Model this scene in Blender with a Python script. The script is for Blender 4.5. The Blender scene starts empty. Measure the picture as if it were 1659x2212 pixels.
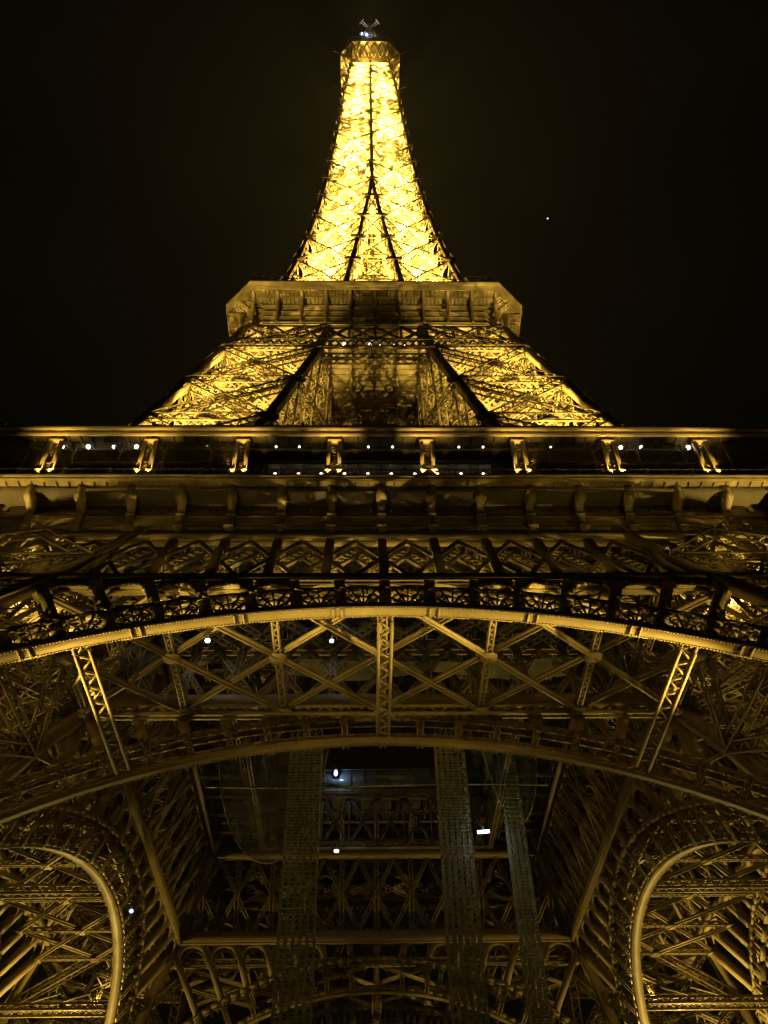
import bpy, math, random
import numpy as np
from mathutils import Vector, Matrix

random.seed(7)
scene = bpy.context.scene
COL = scene.collection
R_ = math.radians

# ------------------------------------------------------------------ camera
cam_data = bpy.data.cameras.new("camera")
cam = bpy.data.objects.new("camera", cam_data)
COL.objects.link(cam)
scene.camera = cam
cam_data.sensor_fit = 'VERTICAL'
cam_data.sensor_height = 36.0
cam_data.lens = 1942.9 / 2212.0 * 36.0
cam_data.clip_start = 0.1
cam_data.clip_end = 6000
CAM = Vector((-1.278, -83.121, 1.6))
_th, _yaw, _roll = R_(47.11), 0.030, -0.022
_F = Vector((math.sin(_yaw) * math.cos(_th), math.cos(_yaw) * math.cos(_th), math.sin(_th)))
_Rt = Vector((math.cos(_yaw), -math.sin(_yaw), 0))
_U = _Rt.cross(_F)
_R2 = math.cos(_roll) * _Rt + math.sin(_roll) * _U
_U2 = -math.sin(_roll) * _Rt + math.cos(_roll) * _U
_M = Matrix((_R2, _U2, -_F)).transposed().to_4x4()
_M.translation = CAM
cam.matrix_world = _M

# ------------------------------------------------------------------ night sky
world = bpy.data.worlds.new("World")
scene.world = world
world.use_nodes = True
_bg = world.node_tree.nodes["Background"]
_bg.inputs[0].default_value = (1.0, 0.80, 0.38, 1)
_bg.inputs[1].default_value = 0.0016

scene.view_settings.view_transform = 'Standard'
scene.view_settings.look = 'None'
scene.view_settings.exposure = 0.0
scene.view_settings.gamma = 1.0
scene.cycles.max_bounces = 4
scene.cycles.diffuse_bounces = 2
scene.cycles.glossy_bounces = 2
scene.cycles.transparent_max_bounces = 8
scene.cycles.sample_clamp_indirect = 6
scene.cycles.use_light_tree = True
scene.cycles.use_denoising = True
scene.cycles.use_adaptive_sampling = False

GOLD = (1.0, 0.68, 0.15)


def spot(p, t, power, size=130, color=GOLD, radius=0.18, blend=0.6):
    """one sodium projector in the ironwork, or an added fill lamp"""
    l = bpy.data.lights.new("floodlight_or_fill", 'SPOT')
    l.energy = power
    l.color = color
    l.spot_size = R_(size)
    l.spot_blend = blend
    l.shadow_soft_size = radius
    o = bpy.data.objects.new("floodlight_or_fill", l)
    o.location = p
    o.rotation_euler = (Vector(t) - Vector(p)).to_track_quat('-Z', 'Y').to_euler()
    COL.objects.link(o)
    return o


def glow(p, power, color, radius=0.12):
    l = bpy.data.lights.new("lamp_light", 'POINT')
    l.energy = power
    l.color = color
    l.shadow_soft_size = radius
    o = bpy.data.objects.new("lamp_light", l)
    o.location = p
    COL.objects.link(o)
    return o


# ------------------------------------------------------------------ tower profile (half widths by height)
_zo = np.array([0, 38.9, 50, 57, 76.7, 104.2, 116, 130, 143.2, 160.5, 178, 195.5, 215, 236.7, 255, 270.5, 300])
_wo = np.array([61, 40.3, 34.2, 31.2, 25.25, 18.7, 16.1, 13.63, 12.0, 10.33, 9.2, 8.33, 7.5, 6.75, 5.85, 5.0, 4.0])
_zi = np.array([0, 20, 38.9, 43.8, 52.7, 57, 76.7, 100, 116, 129, 178, 400])
_wi = np.array([40, 32.8, 25.2, 22.8, 19.3, 18, 12.3, 7.4, 5.5, 4.3, 0, 0])


def wo(z): return float(np.interp(z, _zo, _wo))
def wi(z): return float(np.interp(z, _zi, _wi))


ARC_R, ARC_H = 39.77, 38.9
def y_out(z): return -(39.9 + 0.529 * (38.9 - z)) if z < 43.8 else -wo(z)
def y_in(z): return -(25.2 + 0.529 * (38.9 - z)) if z < 43.8 else -wi(z)


# ------------------------------------------------------------------ mesh builder
class MB:
    def __init__(s):
        s.P = []; s.Q = []; s.W = []; s.H = []; s.UP = []
        s.v = []; s.f = []

    def bar(s, p, q, w, h=None, up=(0, 0, 1)):
        s.P.append(p); s.Q.append(q); s.W.append(w); s.H.append(w if h is None else h); s.UP.append(up)

    def box(s, c, sx, sy, sz):
        s.bar((c[0] - sx / 2, c[1], c[2]), (c[0] + sx / 2, c[1], c[2]), sy, sz)

    def poly(s, vs, fs):
        b = len(s.v)
        s.v.extend([tuple(x) for x in vs])
        s.f.extend([tuple(b + i for i in f) for f in fs])

    def prism(s, pts, d):
        """extrude the polygon pts (3-D, planar) by the vector d"""
        n = len(pts)
        d = Vector(d)
        vs = [Vector(p) for p in pts] + [Vector(p) + d for p in pts]
        fs = [tuple(range(n)), tuple(range(2 * n - 1, n - 1, -1))]
        fs += [(i, n + i, n + (i + 1) % n, (i + 1) % n) for i in range(n)]
        s.poly(vs, fs)

    def strip(s, A, B, d):
        """solid between two matching polylines A and B, thickness vector d"""
        n = len(A)
        d = Vector(d)
        vs = []
        for a, b in zip(A, B):
            a = Vector(a); b = Vector(b)
            vs += [a, b, b + d, a + d]
        fs = []
        for i in range(n - 1):
            o = 4 * i
            for k in range(4):
                fs.append((o + k, o + (k + 1) % 4, o + 4 + (k + 1) % 4, o + 4 + k))
        fs += [(3, 2, 1, 0), (4 * n - 4, 4 * n - 3, 4 * n - 2, 4 * n - 1)]
        s.poly(vs, fs)

    def lattice(s, p, q, w, h, up=(0, 0, 1), t=0.12, lt=0.07, pitch=None, sides=4, cross=False):
        """riveted box beam: four corner angles laced together"""
        p = Vector(p); q = Vector(q)
        d = q - p
        L = d.length
        if L < 0.3:
            return
        d /= L
        u = Vector(up)
        sd = d.cross(u)
        if sd.length < 1e-4:
            sd = d.cross(Vector((0, 1, 0)))
        sd.normalize()
        u = sd.cross(d)
        cs = [sd * (a * (w - t) / 2) + u * (b * (h - t) / 2) for a, b in ((-1, -1), (1, -1), (1, 1), (-1, 1))]
        for c in cs:
            s.bar(p + c, q + c, t, t, u)
        for k in range(sides):
            a, b = cs[k], cs[(k + 1) % 4]
            nrm = u if k % 2 == 0 else sd
            pp = pitch or (a - b).length
            n = max(1, int(round(L / pp)))
            for i in range(n):
                p0 = p + d * (L * i / n); p1 = p + d * (L * (i + 1) / n)
                e0, e1 = (a, b) if i % 2 == 0 else (b, a)
                s.bar(p0 + e0, p1 + e1, lt, lt * 0.6, nrm)
                if cross:
                    s.bar(p0 + e1, p1 + e0, lt, lt * 0.6, nrm)

    def build(s, name, mat, parent=None, link=True):
        V = np.zeros((0, 3), np.float32); nb = len(s.P)
        if nb:
            P = np.array([tuple(x) for x in s.P], float); Q = np.array([tuple(x) for x in s.Q], float)
            UP = np.array([tuple(x) for x in s.UP], float)
            W = np.array(s.W, float)[:, None] / 2; H = np.array(s.H, float)[:, None] / 2
            D = Q - P
            L = np.linalg.norm(D, axis=1, keepdims=True); D /= np.maximum(L, 1e-9)
            S = np.cross(D, UP); sl = np.linalg.norm(S, axis=1, keepdims=True)
            bad = sl[:, 0] < 1e-3
            if bad.any():
                S[bad] = np.cross(D[bad], np.array([0.0, 1.0, 0.0])); sl = np.linalg.norm(S, axis=1, keepdims=True)
                bad = sl[:, 0] < 1e-3
                if bad.any():
                    S[bad] = np.cross(D[bad], np.array([1.0, 0.0, 0.0])); sl = np.linalg.norm(S, axis=1, keepdims=True)
            S /= sl
            U = np.cross(S, D)
            V = np.stack([P - S * W - U * H, P + S * W - U * H, P + S * W + U * H, P - S * W + U * H,
                          Q - S * W - U * H, Q + S * W - U * H, Q + S * W + U * H, Q - S * W + U * H], 1).reshape(-1, 3)
        n0 = len(V)
        if s.v:
            V = np.concatenate([V, np.array(s.v, float)])
        quad = np.array([[0, 3, 2, 1], [4, 5, 6, 7], [0, 1, 5, 4], [1, 2, 6, 5], [2, 3, 7, 6], [3, 0, 4, 7]])
        loops = [(quad[None] + (np.arange(nb) * 8)[:, None, None]).reshape(-1)] if nb else []
        sizes = [np.full(nb * 6, 4)] if nb else []
        if s.f:
            loops.append(np.array([i + n0 for f in s.f for i in f])); sizes.append(np.array([len(f) for f in s.f]))
        loops = np.concatenate(loops).astype(np.int32); sizes = np.concatenate(sizes).astype(np.int32)
        me = bpy.data.meshes.new(name)
        me.vertices.add(len(V)); me.vertices.foreach_set("co", V.astype(np.float32).ravel())
        me.loops.add(len(loops)); me.loops.foreach_set("vertex_index", loops)
        me.polygons.add(len(sizes))
        me.polygons.foreach_set("loop_start", np.concatenate([[0], np.cumsum(sizes)[:-1]]).astype(np.int32))
        me.update(calc_edges=True); me.validate()
        me.materials.append(mat)
        o = bpy.data.objects.new(name, me)
        if link:
            COL.objects.link(o)
        if parent:
            o.parent = parent
        return o


def tag(o, label=None, cat=None, group=None, kind=None):
    if label: o["label"] = label
    if cat: o["category"] = cat
    if group: o["group"] = group
    if kind: o["kind"] = kind
    return o


def copy_tree(o, parent=None):
    c = o.copy(); COL.objects.link(c); c.parent = parent
    for ch in [x for x in o.children]:
        copy_tree(ch, c)
    return c


def four(o, parent):
    """the same part on the other three sides of the tower"""
    res = [o]
    for k in (1, 2, 3):
        c = copy_tree(o, parent)
        c.rotation_euler = (0, 0, k * math.pi / 2)
        res.append(c)
    return res


def sphere(mb, c, r, nu=12, nv=8, sz=1.0):
    vs = [(c[0], c[1], c[2] - r * sz)]
    for j in range(1, nv):
        a = -math.pi / 2 + math.pi * j / nv
        for i in range(nu):
            b = 2 * math.pi * i / nu
            vs.append((c[0] + r * math.cos(a) * math.cos(b), c[1] + r * math.cos(a) * math.sin(b), c[2] + r * sz * math.sin(a)))
    vs.append((c[0], c[1], c[2] + r * sz))
    fs = [(0, 1 + (i + 1) % nu, 1 + i) for i in range(nu)]
    for j in range(nv - 2):
        o = 1 + j * nu
        fs += [(o + i, o + (i + 1) % nu, o + nu + (i + 1) % nu, o + nu + i) for i in range(nu)]
    o = 1 + (nv - 2) * nu
    fs += [(o + i, o + (i + 1) % nu, len(vs) - 1) for i in range(nu)]
    mb.poly(vs, fs)


# ------------------------------------------------------------------ materials
def material(name, color, rough=0.55, metallic=0.0, var=0.25, scale=0.6, bump=0.0):
    m = bpy.data.materials.new(name); m.use_nodes = True
    nt = m.node_tree; b = nt.nodes["Principled BSDF"]
    b.inputs["Roughness"].default_value = rough
    b.inputs["Metallic"].default_value = metallic
    tc = nt.nodes.new("ShaderNodeTexCoord")
    n1 = nt.nodes.new("ShaderNodeTexNoise"); n1.inputs["Scale"].default_value = scale; n1.inputs["Detail"].default_value = 6
    n1.inputs["Roughness"].default_value = 0.65
    nt.links.new(tc.outputs["Object"], n1.inputs["Vector"])
    r = nt.nodes.new("ShaderNodeValToRGB")
    lo = tuple(c * (1 - var) for c in color); hi = tuple(min(1, c * (1 + var)) for c in color)
    r.color_ramp.elements[0].position = 0.3; r.color_ramp.elements[0].color = (*lo, 1)
    r.color_ramp.elements[1].position = 0.7; r.color_ramp.elements[1].color = (*hi, 1)
    nt.links.new(n1.outputs["Fac"], r.inputs["Fac"])
    nt.links.new(r.outputs["Color"], b.inputs["Base Color"])
    if bump:
        bp = nt.nodes.new("ShaderNodeBump"); bp.inputs["Strength"].default_value = bump
        n2 = nt.nodes.new("ShaderNodeTexNoise"); n2.inputs["Scale"].default_value = scale * 12
        nt.links.new(tc.outputs["Object"], n2.inputs["Vector"])
        nt.links.new(n2.outputs["Fac"], bp.inputs["Height"]); nt.links.new(bp.outputs["Normal"], b.inputs["Normal"])
    return m


def emitter(name, color, strength):
    m = bpy.data.materials.new(name); m.use_nodes = True
    b = m.node_tree.nodes["Principled BSDF"]
    b.inputs["Base Color"].default_value = (*color, 1)
    b.inputs["Emission Color"].default_value = (*color, 1)
    b.inputs["Emission Strength"].default_value = strength
    m.cycles.emission_sampling = 'NONE'
    return m


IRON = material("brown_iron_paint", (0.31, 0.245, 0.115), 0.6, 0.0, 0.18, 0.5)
IRON_D = material("dark_iron_and_shade", (0.12, 0.097, 0.058), 0.6, 0.0, 0.25, 0.5)  # dark rails and parapets; under the first floor its darkness is painted shade
SOFFIT = material("mottled_soffit_iron", (0.30, 0.237, 0.11), 0.6, 0.0, 0.55, 0.45)
STONE = material("limestone_plinth", (0.36, 0.33, 0.27), 0.85, 0, 0.2, 0.8, 0.3)
GRAVEL = material("pale_gravel", (0.20, 0.18, 0.14), 0.95, 0, 0.35, 1.5, 0.4)
STEEL = material("galvanised_steel", (0.40, 0.41, 0.27), 0.6, 0.0, 0.2, 1.0)
MAST = material("antenna_paint", (0.62, 0.58, 0.54), 0.6, 0, 0.1, 1.0)
CEIL = material("shade_toned_ceiling_boards", (0.055, 0.044, 0.025), 0.8, 0, 0.4, 0.4)  # near-black colour carries the shade under the gallery roof
DARK = material("dark_fitting", (0.05, 0.05, 0.045), 0.5)
GLASSY = material("barrier_glazing", (0.10, 0.14, 0.16), 0.25)
BULB = emitter("warm_white_bulb", (1.0, 0.86, 0.66), 14)
BULB_S = emitter("small_warm_bulb", (1.0, 0.84, 0.6), 6)
COOL = emitter("cool_white_lamp", (0.74, 0.87, 1.0), 5)
BLUE = emitter("blue_white_lamp", (0.30, 0.40, 1.0), 3.2)
SIGNAL = emitter("amber_lamp", (1.0, 0.62, 0.12), 5)
STARLIGHT = emitter("star_light", (1.0, 0.98, 0.92), 2.5)


def net_material():
    m = bpy.data.materials.new("builders_netting"); m.use_nodes = True
    nt = m.node_tree; b = nt.nodes["Principled BSDF"]; out = nt.nodes["Material Output"]
    b.inputs["Base Color"].default_value = (0.32, 0.34, 0.24, 1); b.inputs["Roughness"].default_value = 0.9
    tr = nt.nodes.new("ShaderNodeBsdfTransparent"); mx = nt.nodes.new("ShaderNodeMixShader")
    tc = nt.nodes.new("ShaderNodeTexCoord"); n = nt.nodes.new("ShaderNodeTexNoise"); n.inputs["Scale"].default_value = 0.7
    mr = nt.nodes.new("ShaderNodeMapRange"); mr.inputs["To Min"].default_value = 0.35; mr.inputs["To Max"].default_value = 0.75
    nt.links.new(tc.outputs["Object"], n.inputs["Vector"]); nt.links.new(n.outputs["Fac"], mr.inputs["Value"])
    nt.links.new(mr.outputs["Result"], mx.inputs["Fac"])
    nt.links.new(tr.outputs[0], mx.inputs[1]); nt.links.new(b.outputs[0], mx.inputs[2])
    nt.links.new(mx.outputs[0], out.inputs["Surface"])
    return m


NET = net_material()

# ------------------------------------------------------------------ ground
mb = MB()
mb.poly([(-900, -900, 0), (900, -900, 0), (900, 900, 0), (-900, 900, 0)], [(0, 1, 2, 3)])
tag(mb.build("ground", GRAVEL), kind="structure", label="pale gravel ground under the tower")

# ------------------------------------------------------------------ the tower
tower = bpy.data.objects.new("lattice_tower", None)
COL.objects.link(tower)
tag(tower, "golden floodlit wrought iron lattice tower on four splayed legs rising into the black sky", "tower")


def leg_pt(a, b, z):
    """corner of the front left leg: a, b in 0 (inner) .. 1 (outer)"""
    i, o = wi(z), wo(z)
    return Vector((-(i + (o - i) * a), -(i + (o - i) * b), z))


FACES = (((1, 1), (0, 1), (0, 1, 0)), ((0, 1), (0, 0), (1, 0, 0)), ((0, 0), (1, 0), (0, 1, 0)), ((1, 0), (1, 1), (1, 0, 0)))


def leg_section(name, levels, w, h, t, lt, gird, parent, dia=True, rails=True, horiz=1.0, outer_slim=False, plates=(), ties=True):
    """bracing of one leg between the given levels, with its corner girders as sub-parts"""
    mb = MB()
    full = (w, h, t, lt)
    ref = (wo(levels[0]) - wi(levels[0]))
    for k in range(len(levels) - 1):
        z0, z1 = levels[k], levels[k + 1]
        zm = (z0 + z1) / 2
        sc = min(1.0, 1.12 * (wo(z0) - wi(z0)) / ref)
        if outer_slim:
            w, h, t, lt = full[0] * sc, full[1] * sc, full[2] * sc, full[3] * sc
        for fi, (A, B, nrm) in enumerate(FACES):
            a0, b0 = leg_pt(*A, z0), leg_pt(*B, z0)
            a1, b1 = leg_pt(*A, z1), leg_pt(*B, z1)
            if (a0 - b0).length < 0.8:
                continue
            slim = outer_slim and fi in (0, 3)
            ww, hh = (w * 0.5, h * 0.5) if slim else (w, h)
            if slim:
                for p_, q_, w_ in ((a0, b1, 0.3), (b0, a1, 0.3), (a0, b0, 0.2)):
                    mb.bar(p_, q_, w_, 0.12, nrm)
                continue
            mb.lattice(a0, b1, ww, hh, nrm, t, lt)
            mb.lattice(b0, a1, ww, hh, nrm, t, lt)
            if k > 0 or z0 > 1:
                mb.lattice(a0, b0, ww, hh * horiz, (0, 0, 1), t, lt)
            # secondary mid panel ties
            am, bm = (a0 + a1) / 2, (b0 + b1) / 2
            if not slim and ties:
                mb.lattice(am, bm, w * 0.6, h * 0.6, (0, 0, 1), t * 0.8, lt)
        # diaphragm: frames seen from underneath
        if dia and z0 > 5:
            for zz in ((z0, zm) if dia == 2 else (z0,)):
                c = [leg_pt(0, 0, zz), leg_pt(1, 0, zz), leg_pt(1, 1, zz), leg_pt(0, 1, zz)]
                mb.lattice(c[0], c[2], w * 0.8, h * 0.6, (0, 0, 1), t, lt)
                mb.lattice(c[1], c[3], w * 0.8, h * 0.6, (0, 0, 1), t, lt)
                m = [(c[i] + c[(i + 1) % 4]) / 2 for i in range(4)]
                for i in range(4):
                    mb.lattice(m[i], m[(i + 1) % 4], w * 0.7, h * 0.5, (0, 0, 1), t, lt)
    z0, z1 = levels[0], levels[-1]
    if rails:  # lift track and stair strings climbing inside the leg
        for a, b, ww in ((0.36, 0.36, 0.55), (0.64, 0.64, 0.55), (0.36, 0.64, 0.35), (0.64, 0.36, 0.35)):
            n = len(levels) * 2
            zs = [z0 + (z1 - z0) * i / n for i in range(n + 1)]
            for i in range(n):
                mb.lattice(leg_pt(a, b, zs[i]), leg_pt(a, b, zs[i + 1]), ww, ww, (1, 1, 0), t, lt)
        nst = int((z1 - z0) / 1.6)
        for i in range(nst):
            z = z0 + (z1 - z0) * i / nst
            mb.bar(leg_pt(0.36, 0.36, z), leg_pt(0.64, 0.36, z), 0.16, 0.1)
            mb.bar(leg_pt(0.36, 0.64, z), leg_pt(0.64, 0.64, z), 0.16, 0.1)
        # zig-zag stairs
        for i in range(int((z1 - z0) / 3)):
            z = z0 + 3 * i
            a, b = (0.15, 0.85) if i % 2 else (0.85, 0.15)
            mb.lattice(leg_pt(a, 0.2, z), leg_pt(b, 0.2, min(z + 3, z1)), 0.9, 0.2, (0, 0, 1), 0.1, 0.16, 0.35)
    add_plates(mb, plates)
    leg = mb.build(name, IRON, parent)
    # corner girders
    for A in ((1, 1), (0, 1), (0, 0), (1, 0)):
        g = MB()
        zs = sorted(set(list(levels) + [levels[0] + (levels[-1] - levels[0]) * i / 12 for i in range(13)]))
        for i in range(len(zs) - 1):
            p, q = leg_pt(*A, zs[i]), leg_pt(*A, zs[i + 1])
            gw = gird(zs[i]) if callable(gird) else gird
            gw1 = gird(zs[i + 1]) if callable(gird) else gird
            # square section
            n = Vector((1, 0, 0)); m = Vector((0, 1, 0))
            vs = [c + n * sx * s / 2 + m * sy * s / 2 for c, s in ((p, gw), (q, gw1)) for sx, sy in ((-1, -1), (1, -1), (1, 1), (-1, 1))]
            g.poly(vs, [(0, 1, 5, 4), (1, 2, 6, 5), (2, 3, 7, 6), (3, 0, 4, 7)] + ([(3, 2, 1, 0)] if i == 0 else []) + ([(4, 5, 6, 7)] if i == len(zs) - 2 else []))
            # cover plates and rivet strips along the edges
            if gw > 0.7:
                for s in (-1, 1):
                    g.bar(p + n * s * gw / 2 - m * gw / 2, q + n * s * gw1 / 2 - m * gw1 / 2, 0.12, 0.12)
        g.build("corner_girder", IRON, leg)
    return leg


def add_plates(g, spots):
    """gusset plates riveted on the outer faces"""
    for (p, ax, w, h) in spots:
        p = Vector(p)
        along = Vector((1, 0, 0)) if ax == 'y' else Vector((0, 1, 0))
        nrm = Vector((0, -1, 0)) if ax == 'y' else Vector((-1, 0, 0))
        up = (Vector((0, 0, 1)) + nrm * -0.25).normalized()
        c = [p + along * a * w / 2 + up * b * h / 2 + nrm * 0.32
             for a, b in ((-1, -.45), (-.55, -1), (.55, -1), (1, -.45), (1, .45), (.55, 1), (-.55, 1), (-1, .45))]
        g.prism(c, nrm * 0.12)


low_levels = [4, 15, 26.5, 38, 47.5, 57]
low = leg_section("lower_leg", low_levels, 1.0, 1.0, 0.14, 0.10, lambda z: 1.25 - 0.005 * z, tower, dia=2)
for A in ((1, 1), (0, 1), (0, 0), (1, 0)):
    pl = MB()
    p = leg_pt(*A, 2.0)
    for sz, z0, z1 in ((6.4, 0, 1.2), (5.4, 1.2, 3.2), (4.0, 3.2, 4.4)):
        pl.box((p.x, p.y, (z0 + z1) / 2), sz, sz, z1 - z0)
    pl.build("plinth", STONE, low)
four(low, tower)

up_levels = [57, 68, 79, 89.7, 100.6, 109]
gs = []
for k in range(4):
    z0, z1 = up_levels[k], up_levels[k + 1]
    for z, w, h in (((z0 + z1) / 2, 2.6, 1.5), (z0, 2.2, 1.3)):
        p = (leg_pt(1, 1, z) + leg_pt(0, 1, z)) / 2; gs.append((p, 'y', w, h))
        p = (leg_pt(1, 1, z) + leg_pt(1, 0, z)) / 2; gs.append((p, 'x', w, h))
    p = leg_pt(0, 1, z0); gs.append((p, 'y', 2.6, 2.4))
    p = leg_pt(1, 0, z0); gs.append((p, 'x', 2.6, 2.4))
upl = leg_section("upper_leg", up_levels, 1.15, 1.15, 0.17, 0.12, lambda z: 1.05 - 0.003 * (z - 57), tower, dia=1, rails=False, horiz=1.25, plates=gs, ties=False)
four(upl, tower)

sp_levels = [116.2, 127.8, 138.7, 149.1, 159.9, 170.2, 179.6, 189.7, 199.1, 208.2, 216.6, 224.5, 231.7, 238.7, 245.3, 252.2, 258.7, 264.5, 270.5]
gs = []
for z in sp_levels[1:]:
    s = max(1.45, 2.3 - (z - 120) * 0.007)
    gs.append((leg_pt(1, 1, z), 'y', s, s * 1.1)); gs.append((leg_pt(1, 1, z), 'x', s, s * 1.1))
    gs.append((leg_pt(0, 1, z), 'y', s * 1.35, s * 1.1)); gs.append((leg_pt(1, 0, z), 'x', s * 1.35, s * 1.1))
spl = leg_section("spire_leg", sp_levels, 0.95, 0.6, 0.16, 0.12, lambda z: max(0.42, 0.78 - (z - 116) * 0.0026), tower, dia=2, rails=False, outer_slim=True, plates=gs)
four(spl, tower)

# bracing between the spire legs and the central shaft
mb = MB()
for k in range(len(sp_levels) - 1):
    z0, z1 = sp_levels[k], sp_levels[k + 1]
    i0, i1 = wi(z0), wi(z1)
    for s in range(4):
        rot = Matrix.Rotation(s * math.pi / 2, 3, 'Z')
        if i0 > 0.8:
            a0, b0 = rot @ Vector((-i0, -wo(z0), z0)), rot @ Vector((i0, -wo(z0), z0))
            a1, b1 = rot @ Vector((-i1, -wo(z1), z1)), rot @ Vector((i1, -wo(z1), z1))
            mb.bar(a0, b1, 0.2, 0.12, (0, 1, 0)); mb.bar(b0, a1, 0.2, 0.12, (0, 1, 0))
            mb.bar(a0, b0, 0.16)
            a0, b0 = rot @ Vector((-i0, -i0, z0)), rot @ Vector((i0, -i0, z0))
            a1, b1 = rot @ Vector((-i1, -i1, z1)), rot @ Vector((i1, -i1, z1))
            mb.lattice(a0, b1, 0.5, 0.3, (0, 1, 0), 0.13, 0.1)
            mb.lattice(b0, a1, 0.5, 0.3, (0, 1, 0), 0.13, 0.1)
            mb.lattice(a0, b0, 0.5, 0.4, (0, 0, 1), 0.14, 0.12)
        o0 = wo(z0)
        for u in (0.35, 0.7):
            mb.lattice(rot @ Vector((-o0, -o0 * u, z0)), rot @ Vector((o0, -o0 * u, z0)), 0.5, 0.3, (0, 0, 1), 0.14, 0.12)
        r = min(2.2, wo(z0) * .35)
        for sx in (-1, 1):
            mb.lattice(rot @ Vector((sx * r, -r, z0)), rot @ Vector((sx * min(2.2, wo(z1) * .35), -min(2.2, wo(z1) * .35), z1)), 0.4, 0.4, (0, 1, 0), 0.12, 0.12)
        mb.lattice(rot @ Vector((-r, -r, z0)), rot @ Vector((r, -r, z1)), 0.5, 0.3, (0, 1, 0), 0.14, 0.12)
mb.build("spire_bracing", IRON, tower)

# ------------------------------------------------------------------ arches
def ring_pt(th, r, yf, dy=0.0):
    z = ARC_H - ARC_R + r * math.cos(th)
    return Vector((r * math.sin(th), yf(z) + dy, z))


TH = [R_(-84 + 168 * i / 112) for i in range(113)]
DTH = 2.85 / (ARC_R + 1.3)
N_BAY = 16


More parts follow.
